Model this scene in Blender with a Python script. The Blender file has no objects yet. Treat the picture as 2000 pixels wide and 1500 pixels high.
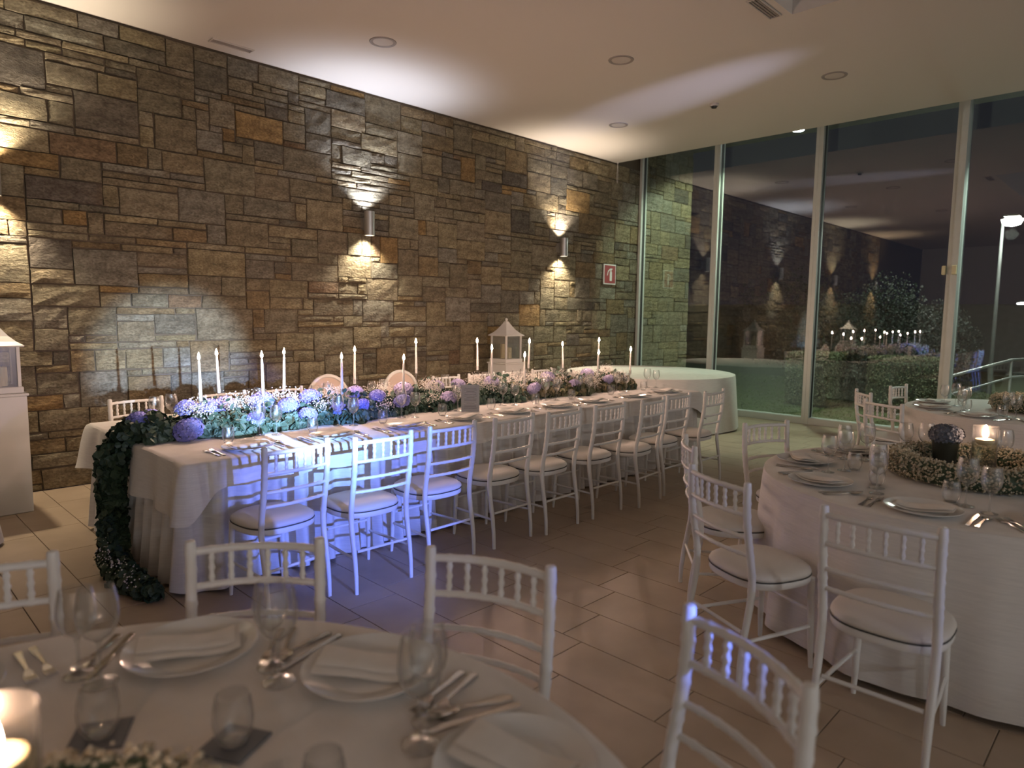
import bpy, math, random
import numpy as np
from mathutils import Matrix, Vector
random.seed(7); rng = np.random.default_rng(7)
PI = math.pi
sc = bpy.context.scene
COL = sc.collection

# ------------------------------------------------------------------ camera, world, exposure
YAW, PITCH, ROLL, FPX, CAMH = math.radians(45.578), math.radians(-5.856), math.radians(0.684), 1324.04, 1.6
fwd = Vector((math.sin(YAW)*math.cos(PITCH), math.cos(YAW)*math.cos(PITCH), math.sin(PITCH)))
rt = Vector((math.cos(YAW), -math.sin(YAW), 0)); up = rt.cross(fwd)
rt, up = rt*math.cos(ROLL)+up*math.sin(ROLL), up*math.cos(ROLL)-rt*math.sin(ROLL)
cd = bpy.data.cameras.new('camera'); cam = bpy.data.objects.new('camera', cd); COL.objects.link(cam)
cam.matrix_world = Matrix(((rt.x, up.x, -fwd.x, 0), (rt.y, up.y, -fwd.y, 0), (rt.z, up.z, -fwd.z, CAMH), (0, 0, 0, 1)))
cd.sensor_width = 36; cd.lens = FPX/2000*36; cd.clip_start = 0.05; cd.clip_end = 300
cd.dof.use_dof = True; cd.dof.focus_distance = 5.2; cd.dof.aperture_fstop = 1.9
sc.camera = cam
sc.view_settings.view_transform = 'Standard'; sc.view_settings.look = 'None'
sc.view_settings.gamma = 1; sc.view_settings.use_curve_mapping = False
sc.view_settings.exposure = 0.18
sc.cycles.use_denoising = True; sc.cycles.max_bounces = 8; sc.cycles.transparent_max_bounces = 28; sc.cycles.adaptive_threshold = .018
sc.cycles.diffuse_bounces = 5; sc.cycles.glossy_bounces = 4; sc.cycles.sample_clamp_indirect = 4
sc.cycles.caustics_reflective = False; sc.cycles.caustics_refractive = False
w = bpy.data.worlds.new('night_sky'); sc.world = w; w.use_nodes = True
w.node_tree.nodes['Background'].inputs[0].default_value = (0.30, 0.30, 0.46, 1)
w.node_tree.nodes['Background'].inputs[1].default_value = 0.035

SCONCE_W, FLAME_L, FILL_W, HEAD_W, FLOOD_W = 108, 1150, 165, 3300, 560

# ------------------------------------------------------------------ materials
def nodes(name):
    m = bpy.data.materials.new(name); m.use_nodes = True
    return m, m.node_tree.nodes, m.node_tree.links, m.node_tree.nodes['Principled BSDF']
def mat(name, col, rough=.5, metal=0, bump=0, bscale=200, var=0, vscale=6, sheen=0, spec=.5, emit=None, es=0, coat=0):
    m, n, l, b = nodes(name)
    b.inputs['Base Color'].default_value = (*col, 1); b.inputs['Roughness'].default_value = rough
    b.inputs['Metallic'].default_value = metal; b.inputs['Specular IOR Level'].default_value = spec
    b.inputs['Sheen Weight'].default_value = sheen; b.inputs['Coat Weight'].default_value = coat
    if emit: b.inputs['Emission Color'].default_value = (*emit, 1); b.inputs['Emission Strength'].default_value = es
    tc = n.new('ShaderNodeTexCoord')
    if var:
        t = n.new('ShaderNodeTexNoise'); t.inputs['Scale'].default_value = vscale; t.inputs['Detail'].default_value = 5
        l.new(tc.outputs['Object'], t.inputs['Vector'])
        r = n.new('ShaderNodeValToRGB'); l.new(t.outputs['Fac'], r.inputs[0])
        r.color_ramp.elements[0].position = .3; r.color_ramp.elements[1].position = .7
        r.color_ramp.elements[0].color = (*[c*(1-var) for c in col], 1); r.color_ramp.elements[1].color = (*[min(1, c*(1+var)) for c in col], 1)
        l.new(r.outputs[0], b.inputs['Base Color'])
    if bump:
        t = n.new('ShaderNodeTexNoise'); t.inputs['Scale'].default_value = bscale; t.inputs['Detail'].default_value = 3
        l.new(tc.outputs['Object'], t.inputs['Vector'])
        bp = n.new('ShaderNodeBump'); bp.inputs['Strength'].default_value = bump; bp.inputs['Distance'].default_value = .002
        l.new(t.outputs['Fac'], bp.inputs['Height']); l.new(bp.outputs[0], b.inputs['Normal'])
    return m
def island_mat(name, cols, rough=.5, sss=0):
    m, n, l, b = nodes(name)
    g = n.new('ShaderNodeNewGeometry'); r = n.new('ShaderNodeValToRGB'); l.new(g.outputs['Random Per Island'], r.inputs[0])
    e = r.color_ramp.elements
    while len(e) < len(cols): e.new(.5)
    for i, c in enumerate(cols): e[i].position = i/(len(cols)-1); e[i].color = (*c, 1)
    l.new(r.outputs[0], b.inputs['Base Color']); b.inputs['Roughness'].default_value = rough
    return m
def thin_glass(name, ior=1.5, boost=1.5, tint=(.97, .98, .98), rough=.015, base=0, edge=1, soft=0):
    m = bpy.data.materials.new(name); m.use_nodes = True; n = m.node_tree.nodes; l = m.node_tree.links; n.clear()
    o = n.new('ShaderNodeOutputMaterial'); mx = n.new('ShaderNodeMixShader'); t = n.new('ShaderNodeBsdfTransparent'); g = n.new('ShaderNodeBsdfGlossy')
    f0 = n.new('ShaderNodeLayerWeight'); f0.inputs['Blend'].default_value = .5
    f = n.new('ShaderNodeMath'); f.operation = 'POWER'; f.inputs[1].default_value = ior; l.new(f0.outputs['Facing'], f.inputs[0])
    mu = n.new('ShaderNodeMath'); mu.operation = 'MULTIPLY_ADD'; mu.inputs[1].default_value = boost; mu.inputs[2].default_value = base; mu.use_clamp = True
    cm = n.new('ShaderNodeMixRGB'); cm.inputs[1].default_value = (*tint, 1); cm.inputs[2].default_value = (*[c*edge for c in tint], 1)
    cp = n.new('ShaderNodeMath'); cp.operation = 'POWER'; cp.inputs[1].default_value = 2.5; l.new(f0.outputs['Facing'], cp.inputs[0]); l.new(cp.outputs[0], cm.inputs[0]); l.new(cm.outputs[0], t.inputs[0]); g.inputs['Roughness'].default_value = rough
    l.new(f.outputs[0], mu.inputs[0]); l.new(mu.outputs[0], mx.inputs[0]); l.new(t.outputs[0], mx.inputs[1]); l.new(g.outputs[0], mx.inputs[2])
    if soft:                                   # a second, softer highlight lobe
        g2 = n.new('ShaderNodeBsdfGlossy'); g2.inputs['Roughness'].default_value = .38; m2 = n.new('ShaderNodeMixShader'); m2.inputs[0].default_value = soft
        l.new(g.outputs[0], m2.inputs[1]); l.new(g2.outputs[0], m2.inputs[2]); l.new(m2.outputs[0], mx.inputs[2])
    l.new(mx.outputs[0], o.inputs[0])
    return m
def emit_mat(name, col, s):
    m = bpy.data.materials.new(name); m.use_nodes = True; n = m.node_tree.nodes; l = m.node_tree.links; n.clear()
    o = n.new('ShaderNodeOutputMaterial'); e = n.new('ShaderNodeEmission'); e.inputs[0].default_value = (*col, 1); e.inputs[1].default_value = s
    l.new(e.outputs[0], o.inputs[0]); return m
def stone_mat():
    m, n, l, b = nodes('split_stone')
    a = n.new('ShaderNodeAttribute'); a.attribute_name = 'tint'
    tc = n.new('ShaderNodeTexCoord'); mp = n.new('ShaderNodeMapping'); mp.inputs['Scale'].default_value = (1, 1, 1.7); l.new(tc.outputs['Object'], mp.inputs[0])
    t1 = n.new('ShaderNodeTexNoise'); t1.inputs['Scale'].default_value = 7; t1.inputs['Detail'].default_value = 6; t1.inputs['Roughness'].default_value = .62; l.new(mp.outputs[0], t1.inputs[0])
    r1 = n.new('ShaderNodeValToRGB'); r1.color_ramp.elements[0].position = .32; r1.color_ramp.elements[1].position = .72
    r1.color_ramp.elements[0].color = (.55, .5, .45, 1); r1.color_ramp.elements[1].color = (1.25, 1.2, 1.12, 1); l.new(t1.outputs[0], r1.inputs[0])
    mx = n.new('ShaderNodeMixRGB'); mx.blend_type = 'MULTIPLY'; mx.inputs[0].default_value = 1; l.new(a.outputs[0], mx.inputs[1]); l.new(r1.outputs[0], mx.inputs[2])
    t3 = n.new('ShaderNodeTexNoise'); t3.inputs['Scale'].default_value = 2.6; t3.inputs['Detail'].default_value = 4; l.new(tc.outputs['Object'], t3.inputs[0])
    r3 = n.new('ShaderNodeValToRGB'); r3.color_ramp.elements[0].position = .56; r3.color_ramp.elements[1].position = .74
    r3.color_ramp.elements[0].color = (0, 0, 0, 1); r3.color_ramp.elements[1].color = (.42, .42, .42, 1); l.new(t3.outputs[0], r3.inputs[0])
    m2 = n.new('ShaderNodeMixRGB'); m2.inputs[2].default_value = (.23, .15, .07, 1); l.new(r3.outputs[0], m2.inputs[0]); l.new(mx.outputs[0], m2.inputs[1])
    t4 = n.new('ShaderNodeTexNoise'); t4.inputs['Scale'].default_value = 42; t4.inputs['Detail'].default_value = 4; l.new(mp.outputs[0], t4.inputs[0])
    r4 = n.new('ShaderNodeValToRGB'); r4.color_ramp.elements[0].position = .35; r4.color_ramp.elements[1].position = .68
    r4.color_ramp.elements[0].color = (.68, .66, .62, 1); r4.color_ramp.elements[1].color = (1.2, 1.2, 1.18, 1); l.new(t4.outputs[0], r4.inputs[0])
    m3 = n.new('ShaderNodeMixRGB'); m3.blend_type = 'MULTIPLY'; m3.inputs[0].default_value = 1; l.new(m2.outputs[0], m3.inputs[1]); l.new(r4.outputs[0], m3.inputs[2])
    l.new(m3.outputs[0], b.inputs['Base Color']); b.inputs['Roughness'].default_value = .8; b.inputs['Specular IOR Level'].default_value = .35
    t2 = n.new('ShaderNodeTexNoise'); t2.inputs['Scale'].default_value = 22; t2.inputs['Detail'].default_value = 7; t2.inputs['Roughness'].default_value = .66; l.new(mp.outputs[0], t2.inputs[0])
    bp = n.new('ShaderNodeBump'); bp.inputs['Strength'].default_value = 1; bp.inputs['Distance'].default_value = .055
    l.new(t2.outputs[0], bp.inputs['Height']); l.new(bp.outputs[0], b.inputs['Normal'])
    return m
def linen_mat(name, col):
    m, n, l, b = nodes(name); tc = n.new('ShaderNodeTexCoord'); hs = []
    for i, s in enumerate(((900, 60, 60), (60, 900, 60), (60, 60, 900))):
        mp = n.new('ShaderNodeMapping'); mp.inputs['Scale'].default_value = [v/6 for v in s]; l.new(tc.outputs['Object'], mp.inputs[0])
        t = n.new('ShaderNodeTexNoise'); t.inputs['Scale'].default_value = 1; t.inputs['Detail'].default_value = 2; l.new(mp.outputs[0], t.inputs[0]); hs.append(t)
    ad = n.new('ShaderNodeMath'); ad.operation = 'ADD'; l.new(hs[0].outputs[0], ad.inputs[0]); l.new(hs[2].outputs[0], ad.inputs[1])
    bp = n.new('ShaderNodeBump'); bp.inputs['Strength'].default_value = .25; bp.inputs['Distance'].default_value = .002; l.new(ad.outputs[0], bp.inputs['Height']); l.new(bp.outputs[0], b.inputs['Normal'])
    r = n.new('ShaderNodeValToRGB'); r.color_ramp.elements[0].position = .3; r.color_ramp.elements[1].position = .7
    r.color_ramp.elements[0].color = (*[c*.9 for c in col], 1); r.color_ramp.elements[1].color = (*col, 1); l.new(hs[2].outputs[0], r.inputs[0]); l.new(r.outputs[0], b.inputs['Base Color'])
    b.inputs['Roughness'].default_value = .85; b.inputs['Sheen Weight'].default_value = .15; b.inputs['Specular IOR Level'].default_value = .2
    return m
def tile_mat():
    m, n, l, b = nodes('stoneware_tile'); tc = n.new('ShaderNodeTexCoord'); oi = n.new('ShaderNodeObjectInfo')
    g = n.new('ShaderNodeNewGeometry')
    t = n.new('ShaderNodeTexNoise'); t.inputs['Scale'].default_value = 3; t.inputs['Detail'].default_value = 6; l.new(g.outputs['Position'], t.inputs[0])
    r = n.new('ShaderNodeValToRGB'); r.color_ramp.elements[0].position = .25; r.color_ramp.elements[1].position = .75
    r.color_ramp.elements[0].color = (.36, .28, .20, 1); r.color_ramp.elements[1].color = (.48, .385, .285, 1); l.new(t.outputs[0], r.inputs[0])
    l.new(r.outputs[0], b.inputs['Base Color']); b.inputs['Roughness'].default_value = .42; b.inputs['Specular IOR Level'].default_value = .4
    return m
M = dict(
    stone=stone_mat(), mortar=mat('dark_joint', (.11, .085, .06), .95), plaster=mat('white_plaster', (.66, .62, .58), .85, bump=.06, bscale=60),
    tile=tile_mat(), grout=mat('dark_grout', (.09, .065, .045), .9, bump=.2), linen=linen_mat('white_linen', (.74, .72, .69)), skirt=linen_mat('ivory_skirt_cloth', (.68, .66, .63)),
    paint=mat('white_chair_paint', (.74, .74, .72), .38, bump=.03, bscale=40), pad=mat('ivory_seat_pad', (.66, .63, .58), .5, bump=.08, bscale=300),
    piping=mat('dark_piping', (.05, .05, .045), .6), glass=thin_glass('drinking_glass', 2.0, 1.0, base=.13, edge=.6, rough=.06, soft=.55), pane=thin_glass('window_glass', 4.5, .85, (.93, .96, .95), .0, .15),
    steel=mat('polished_cutlery_steel', (.62, .60, .57), .16, 1, var=.04), china=mat('white_porcelain', (.72, .72, .70), .18, coat=.3, var=.02),
    napkin=linen_mat('napkin_linen', (.76, .73, .68)), wax=mat('white_wax', (.82, .78, .74), .45, var=.03), wick=mat('charred_wick', (.02, .02, .02), .9, var=.2),
    flame=emit_mat('candle_flame', (1, .64, .47), FLAME_L), flame2=emit_mat('floating_candle_flame', (1, .6, .38), FLAME_L*.1), alu=mat('grey_aluminium_frame', (.62, .64, .61), .4, .15, var=.04), alud=mat('dark_gasket', (.03, .03, .03), .6, var=.1),
    nickel=mat('brushed_nickel', (.55, .54, .52), .35, .85, bump=.05, bscale=300), bulb=emit_mat('lamp_lens', (1, .86, .66), 18),
    leaf=island_mat('eucalyptus_leaf', ((.035, .07, .045), (.07, .125, .085), (.12, .19, .15), (.05, .09, .06)), .5),
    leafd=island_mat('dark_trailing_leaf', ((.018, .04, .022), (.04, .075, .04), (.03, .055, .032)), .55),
    leafw=island_mat('olive_ruscus_leaf', ((.07, .09, .035), (.17, .16, .08), (.30, .24, .15), (.10, .12, .05)), .5),
    breath=island_mat('gypsophila_floret', ((.62, .58, .54), (.8, .77, .73)), .7), breathd=island_mat('dried_gypsophila_floret', ((.42, .37, .27), (.6, .55, .43), (.3, .27, .18)), .8),
    hyd=island_mat('blue_hydrangea_petal', ((.18, .20, .62), (.26, .27, .72), (.33, .33, .75)), .6), hydl=island_mat('lilac_hydrangea_petal', ((.34, .30, .55), (.42, .38, .62), (.5, .44, .62)), .6),
    hydd=island_mat('slate_blue_hydrangea_petal', ((.07, .09, .13), (.13, .15, .2)), .6), pot=mat('black_glazed_pot', (.02, .025, .02), .3, var=.2),
    white=mat('white_lacquer', (.68, .67, .64), .4, var=.03), cream=mat('ivory_pillar_wax', (.75, .66, .42), .5, var=.05), slate=mat('grey_slate', (.13, .14, .16), .55, bump=.3, bscale=50, var=.15),
    red=mat('red_sign_plastic', (.30, .03, .03), .4, var=.04), signw=mat('white_sign_print', (.75, .75, .75), .5, var=.02), beige=mat('beige_chair_upholstery', (.52, .42, .36), .6, bump=.1),
    trim=mat('white_plastic_trim', (.56, .52, .49), .5, var=.02), dark=mat('black_plastic', (.02, .02, .02), .45, var=.1), vent=mat('grey_louvre', (.3, .27, .26), .5, var=.05),
    grass=island_mat('lawn_grass', ((.05, .085, .02), (.10, .14, .04), (.07, .11, .03)), .8), soil=mat('dark_lawn_soil', (.045, .06, .02), .95, var=.4, vscale=3),
    hedge=island_mat('hedge_leaf', ((.08, .09, .045), (.13, .14, .08), (.17, .175, .11)), .7), shrub=island_mat('shrub_leaf', ((.02, .03, .025), (.05, .06, .05), (.08, .08, .08)), .7),
    rail=mat('galvanised_rail', (.5, .5, .5), .35, .6, var=.05), lampw=emit_mat('street_lamp_glow', (.95, 1, .92), 130), floodl=emit_mat('flood_lens', (.85, 1, .95), 60),
    head=emit_mat('stage_light_lens', (.4, .55, 1), 6), print=mat('grey_card_print', (.55, .53, .57), .7, var=.1), ink=mat('dark_print', (.16, .15, .18), .8, var=.05), water=thin_glass('vase_water', 4.5, .6, (.9, .88, .78), base=.02),
    far=mat('dark_rendered_wall', (.10, .10, .10), .9, var=.2))

# ------------------------------------------------------------------ mesh helpers
class MB:
    def __init__(s): s.v = []; s.f = []
    def add(s, v, f):
        o = len(s.v); s.v += [tuple(p) for p in v]; s.f += [tuple(i+o for i in q) for q in f]; return s
    def box(s, x0, x1, y0, y1, z0, z1):
        return s.add([(x, y, z) for z in (z0, z1) for y in (y0, y1) for x in (x0, x1)], [(0, 2, 3, 1), (4, 5, 7, 6), (0, 1, 5, 4), (2, 6, 7, 3), (0, 4, 6, 2), (1, 3, 7, 5)])
    def bbox(s, x0, x1, y0, y1, z0, z1, b=.004):       # box with chamfered top and bottom rims
        L = [(b, z0), (0, z0+b), (0, z1-b), (b, z1)]; v = []; f = []
        for i, z in L: v += [(x0+i, y0+i, z), (x1-i, y0+i, z), (x1-i, y1-i, z), (x0+i, y1-i, z)]
        for k in range(3):
            for j in range(4): f.append((4*k+j, 4*k+(j+1) % 4, 4*k+4+(j+1) % 4, 4*k+4+j))
        return s.add(v, f+[(3, 2, 1, 0), (12, 13, 14, 15)])
    def lathe(s, prof, n=20, c=(0, 0, 0)):
        v = []; f = []; rows = []
        for r, z in prof:
            if r < 1e-5: rows.append([len(v)]); v.append((c[0], c[1], c[2]+z))
            else:
                rows.append(list(range(len(v), len(v)+n)))
                v += [(c[0]+r*math.cos(2*PI*i/n), c[1]+r*math.sin(2*PI*i/n), c[2]+z) for i in range(n)]
        for a, b in zip(rows, rows[1:]):
            for i in range(n):
                j = (i+1) % n
                if len(a) == 1 and len(b) == 1: continue
                if len(a) == 1: f.append((a[0], b[j], b[i]))
                elif len(b) == 1: f.append((a[i], a[j], b[0]))
                else: f.append((a[i], a[j], b[j], b[i]))
        return s.add(v, f)
    def tube(s, pts, rad, n=8, cap=True):
        pts = [Vector(p) for p in pts]; k = len(pts); rad = [rad]*k if not hasattr(rad, '__len__') else rad
        v = []; f = []; t0 = (pts[1]-pts[0]).normalized(); u = t0.orthogonal().normalized()
        for i, p in enumerate(pts):
            t = (pts[min(i+1, k-1)]-pts[max(i-1, 0)]).normalized(); u = (u-t*u.dot(t)).normalized(); w_ = t.cross(u)
            v += [p+(u*math.cos(2*PI*j/n)+w_*math.sin(2*PI*j/n))*rad[i] for j in range(n)]
        for i in range(k-1):
            for j in range(n): f.append((i*n+j, i*n+(j+1) % n, (i+1)*n+(j+1) % n, (i+1)*n+j))
        if cap: f += [tuple(range(n-1, -1, -1)), tuple(range((k-1)*n, k*n))]
        return s.add(v, f)
    def mesh(s, name, m, smooth=True):
        me = bpy.data.meshes.new(name); me.from_pydata(s.v, [], s.f); me.materials.append(m)
        if smooth:
            me.polygons.foreach_set('use_smooth', [True]*len(me.polygons))
            me.set_sharp_from_angle(angle=math.radians(40))
        me.update(); return me
def link(name, me, parent=None, loc=None, rz=0):
    o = bpy.data.objects.new(name, me); COL.objects.link(o)
    if parent is not None: o.parent = parent
    if loc is not None: o.location = loc
    if rz: o.rotation_euler[2] = rz
    return o
def mk(name, mb, m, parent=None, loc=None, rz=0, smooth=True): return link(name, mb.mesh(name, m, smooth), parent, loc, rz)
def tag(o, label=None, cat=None, group=None, kind=None):
    for k, v in (('label', label), ('category', cat), ('group', group), ('kind', kind)):
        if v: o[k] = v
    return o
def thing(name, label, cat, loc=(0, 0, 0), rz=0, group=None): return tag(link(name, None, None, loc, rz), label, cat, group)
def copy_tree(o, parent=None):
    c = o.copy(); COL.objects.link(c)
    if parent is not None: c.parent = parent
    for ch in o.children: copy_tree(ch, c)
    return c
PROTO = {}
def place(key, builder, label, loc, rz=0, group=None, rx=0, ry=0):
    if key not in PROTO: PROTO[key] = o = builder()
    else: o = copy_tree(PROTO[key])
    o.location = loc; o.rotation_euler = (rx, ry, rz); o['label'] = label
    if 'group' in o: del o['group']
    if group: o['group'] = group
    return o
ORD = 'zeroth first second third fourth fifth sixth seventh eighth ninth tenth eleventh twelfth thirteenth fourteenth fifteenth sixteenth seventeenth'.split()
def quads(name, P, F, m, parent=None, smooth=False, kind=None):    # numpy arrays -> one mesh
    me = bpy.data.meshes.new(name); me.from_pydata(P.tolist(), [], F.tolist()); me.materials.append(m)
    if smooth: me.polygons.foreach_set('use_smooth', [True]*len(me.polygons))
    me.update(); o = link(name, me, parent)
    if kind: o['kind'] = kind
    return o
def rand_frames(n, nrm=None, jit=1.0):
    d = rng.normal(size=(n, 3))
    if nrm is not None: d = nrm+jit*d*.6
    d /= np.linalg.norm(d, axis=1)[:, None]
    a = rng.normal(size=(n, 3)); a -= (a*d).sum(1)[:, None]*d; a /= np.linalg.norm(a, axis=1)[:, None]
    return a, np.cross(d, a), d
def leaf_cloud(name, C, size, m, parent=None, nrm=None, kind='stuff', wid=.36, jit=1.0):
    n = len(C); a, b, d = rand_frames(n, nrm, jit); s = (size*rng.uniform(.6, 1.25, n))[:, None]
    T = [(-.5, 0, 0), (-.2, wid, .06), (.2, wid*.9, .06), (.5, 0, -.04), (.2, -wid*.9, .06), (-.2, -wid, .06)]
    P = np.stack([C+s*(a*t[0]+b*t[1]+d*t[2]) for t in T], 1).reshape(-1, 3)
    base = np.arange(n)[:, None]*6
    F = np.concatenate([base+np.array([[0, 1, 2, 3]]), base+np.array([[0, 3, 4, 5]])])
    return quads(name, P, F, m, parent, kind=kind)
def floret_cloud(name, C, size, m, parent=None, kind='stuff'):
    n = len(C); s = (size*rng.uniform(.6, 1.3, n))[:, None]
    T = np.array([(1, 0, 0), (-1, 0, 0), (0, 1, 0), (0, -1, 0), (0, 0, 1), (0, 0, -1)], float)
    P = np.stack([C+s*t for t in T], 1).reshape(-1, 3); base = np.arange(n)[:, None]*6
    F = np.concatenate([base+np.array([q]) for q in ((0, 2, 4), (2, 1, 4), (1, 3, 4), (3, 0, 4), (2, 0, 5), (1, 2, 5), (3, 1, 5), (0, 3, 5))])
    return quads(name, P, F, m, parent, kind=kind)
def proj(p):
    v = Vector(p)-Vector((0, 0, CAMH)); k = v.dot(fwd)
    if k < .1: return None
    return 1000+FPX*v.dot(rt)/k, 750-FPX*v.dot(up)/k, k
def spot(name, loc, target, watts, col, angle, blend, radius=.03, parent=None):
    d = bpy.data.lights.new(name, 'SPOT'); d.energy = watts; d.color = col; d.spot_size = math.radians(angle); d.spot_blend = blend; d.shadow_soft_size = radius
    o = link(name, d, None, loc); o.rotation_euler = (Vector(target)-Vector(loc)).to_track_quat('-Z', 'Y').to_euler(); return o
def point(name, loc, watts, col, radius=.05):
    d = bpy.data.lights.new(name, 'POINT'); d.energy = watts; d.color = col; d.shadow_soft_size = radius; return link(name, d, None, loc)

# ------------------------------------------------------------------ room shell
WY, CZ, GX, CX = 7.06, 4.18, 10.45, 9.68     # stone wall plane, ceiling height, glass plane, ceiling edge
# stone wall: random interlocking ashlar packed on a grid, each stone a chamfered rough block
def pack(x0, x1, z1, cell=.065):
    n = int((x1-x0)/cell); H = int(z1/cell); sky = [0]*n; out = []
    while min(sky) < H:
        z = min(sky); i = sky.index(z); j = i
        while j < n and sky[j] == z: j += 1
        W = j-i; u = random.random()
        if u < .16: ww, hh = random.randint(3, 7), random.choice((1, 1, 2))
        elif u < .36: ww, hh = random.randint(2, 4), random.randint(2, 3)
        else: ww, hh = random.randint(5, 9), random.randint(3, 5)
        if W-ww < 2: ww = W if W <= 10 else W//2
        nb = [sky[k]-z for k in (i-1, j) if 0 <= k < n and sky[k] > z]
        if W <= 3 and nb: hh = min(min(nb), 5)
        elif nb and random.random() < .5 and min(nb) <= 5: hh = min(nb)
        hh = min(hh, H-z)
        out.append((x0+i*cell, x0+(i+ww)*cell, z*cell, (z+hh)*cell))
        for k in range(i, i+ww): sky[k] = z+hh
    return out
PAL = [((.25, .23, .175), 6), ((.29, .255, .175), 5), ((.235, .21, .155), 5), ((.25, .20, .125), 2.5), ((.33, .235, .115), .6), ((.20, .19, .16), 3), ((.13, .12, .11), .4), ((.265, .26, .23), 3), ((.23, .17, .115), .6)]
def stone_geo(x0, x1, z0, z1):
    g = .0018; d = random.uniform(.002, .017); w_, h_ = x1-x0, z1-z0; nx, nz = (4, 3) if w_ > h_*1.2 else (3, 3)
    jit = lambda a: random.uniform(-a, a)
    x0 += g+abs(jit(.0022)); x1 -= g+abs(jit(.0022)); z0 += g+abs(jit(.0022)); z1 -= g+abs(jit(.0022)); c = min(.005, .12*min(w_, h_)); v = []; f = []
    cs = [(jit(.005), jit(.005)) for _ in range(4)]
    def sk(a, b): return sum(q*cs[k][0] for k, q in enumerate(((1-a)*(1-b), a*(1-b), a*b, (1-a)*b))), sum(q*cs[k][1] for k, q in enumerate(((1-a)*(1-b), a*(1-b), a*b, (1-a)*b)))
    for j in range(nz+1):
        for i in range(nx+1):
            a, b = i/nx, j/nz; sx, sz = sk(a, b)
            e = .0035 if min(w_, h_) > .1 else .002; v.append((x0+c+(x1-x0-2*c)*a+sx+jit(e), -d+jit(.004)-(.005 if 0 < i < nx and 0 < j < nz else 0), z0+c+(z1-z0-2*c)*b+sz+jit(e)))
    for j in range(nz):
        for i in range(nx):
            k = j*(nx+1)+i; f.append((k, k+1, k+nx+2, k+nx+1))
    loop = [i for i in range(nx+1)]+[j*(nx+1)+nx for j in range(1, nz+1)]+[nz*(nx+1)+i for i in range(nx-1, -1, -1)]+[j*(nx+1) for j in range(nz-1, 0, -1)]
    o = len(v)
    for k in loop:
        x, y, z = v[k]; a = (k % (nx+1))/nx; b = (k//(nx+1))/nz
        v.append((x+c*(-1 if a < .1 else 1 if a > .9 else 0), .014, z+c*(-1 if b < .1 else 1 if b > .9 else 0)))
    m_ = len(loop)
    for q in range(m_): f.append((loop[(q+1) % m_], loop[q], o+q, o+(q+1) % m_))
    return v, f
def stone_wall(parent, x0, x1, ztop, yface, n_single):
    S = pack(x0, x1, ztop); pals, ws = zip(*PAL); R = []
    for s in S:
        p = proj(((s[0]+s[1])/2, yface, (s[2]+s[3])/2)); seen = p and -20 < p[0] < 2020 and -20 < p[1] < 1100
        R.append(((s[1]-s[0])*(s[3]-s[2])/p[2]**2 if seen else 0, s))
    R.sort(key=lambda q: -q[0]); rest = MB(); rc = []
    for k, (a, s) in enumerate(R):
        v, f = stone_geo(*s); t = random.choices(pals, ws)[0]; br = random.uniform(1.05, 1.36); t = [c*br*random.uniform(.985, 1.015) for c in t]
        if k < n_single and a > 0:
            mb = MB().add([(x-s[0], y, z-s[2]) for x, y, z in v], f); me = mb.mesh('stone', M['stone'], False)
            me.attributes.new('tint', 'FLOAT_COLOR', 'POINT').data.foreach_set('color', [*t, 1]*len(v)); link('stone', me, parent, (s[0], yface, s[2]))
        else: rest.add([(x, y+yface, z) for x, y, z in v], f); rc += [*t, 1]*len(v)
    if rest.v:
        me = rest.mesh('stonework', M['stone'], False); me.attributes.new('tint', 'FLOAT_COLOR', 'POINT').data.foreach_set('color', rc)
        o = link('stonework', me, parent); o['kind'] = 'stuff'
wall = tag(mk('wall_back', MB().box(-8, GX, WY+.007, WY+.4, 0, 4.8), M['mortar'], smooth=False), 'interior wall of rough split stone blocks in tan and grey', kind='structure')
stone_wall(wall, -3.0, GX-.02, 4.18, WY, 292)
ext = tag(mk('wall_exterior', MB().box(GX+.02, 12.2, WY+.007, WY+.4, 0, 4.8), M['mortar'], smooth=False), 'outdoor end of the stone wall beyond the glass', kind='structure')
stone_wall(ext, GX+.12, 12.2, 4.7, WY, 60)
# floor
floor = tag(mk('floor', MB().box(-8, GX+.1, -9, WY+.02, -.2, -.005), M['grout'], smooth=False), 'brown stoneware tiled floor', kind='structure')
TW, TL = .31, .615; T = []
for i in range(-37, 24):
    xa = 3.15+i*TW
    for j in range(-20, 11):
        ya = 2.352+i*.123-.123*0+j*TL
        ya = 2.225+.123*(i+1)+j*TL-.123*5*((i+1)//5)
        if ya > WY or xa+TW < -8 or xa > GX: continue
        x1_, y1_ = min(xa+TW, GX), min(ya+TL, WY)
        p = proj((xa+TW/2, ya+TL/2, 0)); vis = p and -60 < p[0] < 2060 and p[1] < 1560
        T.append((1/p[2]**3 if vis else 0, xa, x1_, ya, y1_))
T.sort(key=lambda q: -q[0]); rest = MB(); g = .0022
tme = MB().bbox(g, TW-g, g, TL-g, -.012, 0, .0012).mesh('tile', M['tile'], False)
hidden = lambda x, y: 1.5 < x < 6.6 and 4.1 < y < 5.3
k = 0
for a, xa, x1_, ya, y1_ in T:
    if a > 0 and k < 295 and x1_-xa > TW-.01 and y1_-ya > TL-.01 and not hidden(xa, ya): link('tile', tme, floor, (xa, ya, 0)); k += 1
    elif x1_-xa > .02 and y1_-ya > .02: rest.bbox(xa+g, x1_-g, ya+g, y1_-g, -.012, 0, .0012)
mk('tile_field', rest, M['tile'], floor, smooth=False)['kind'] = 'stuff'
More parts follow.
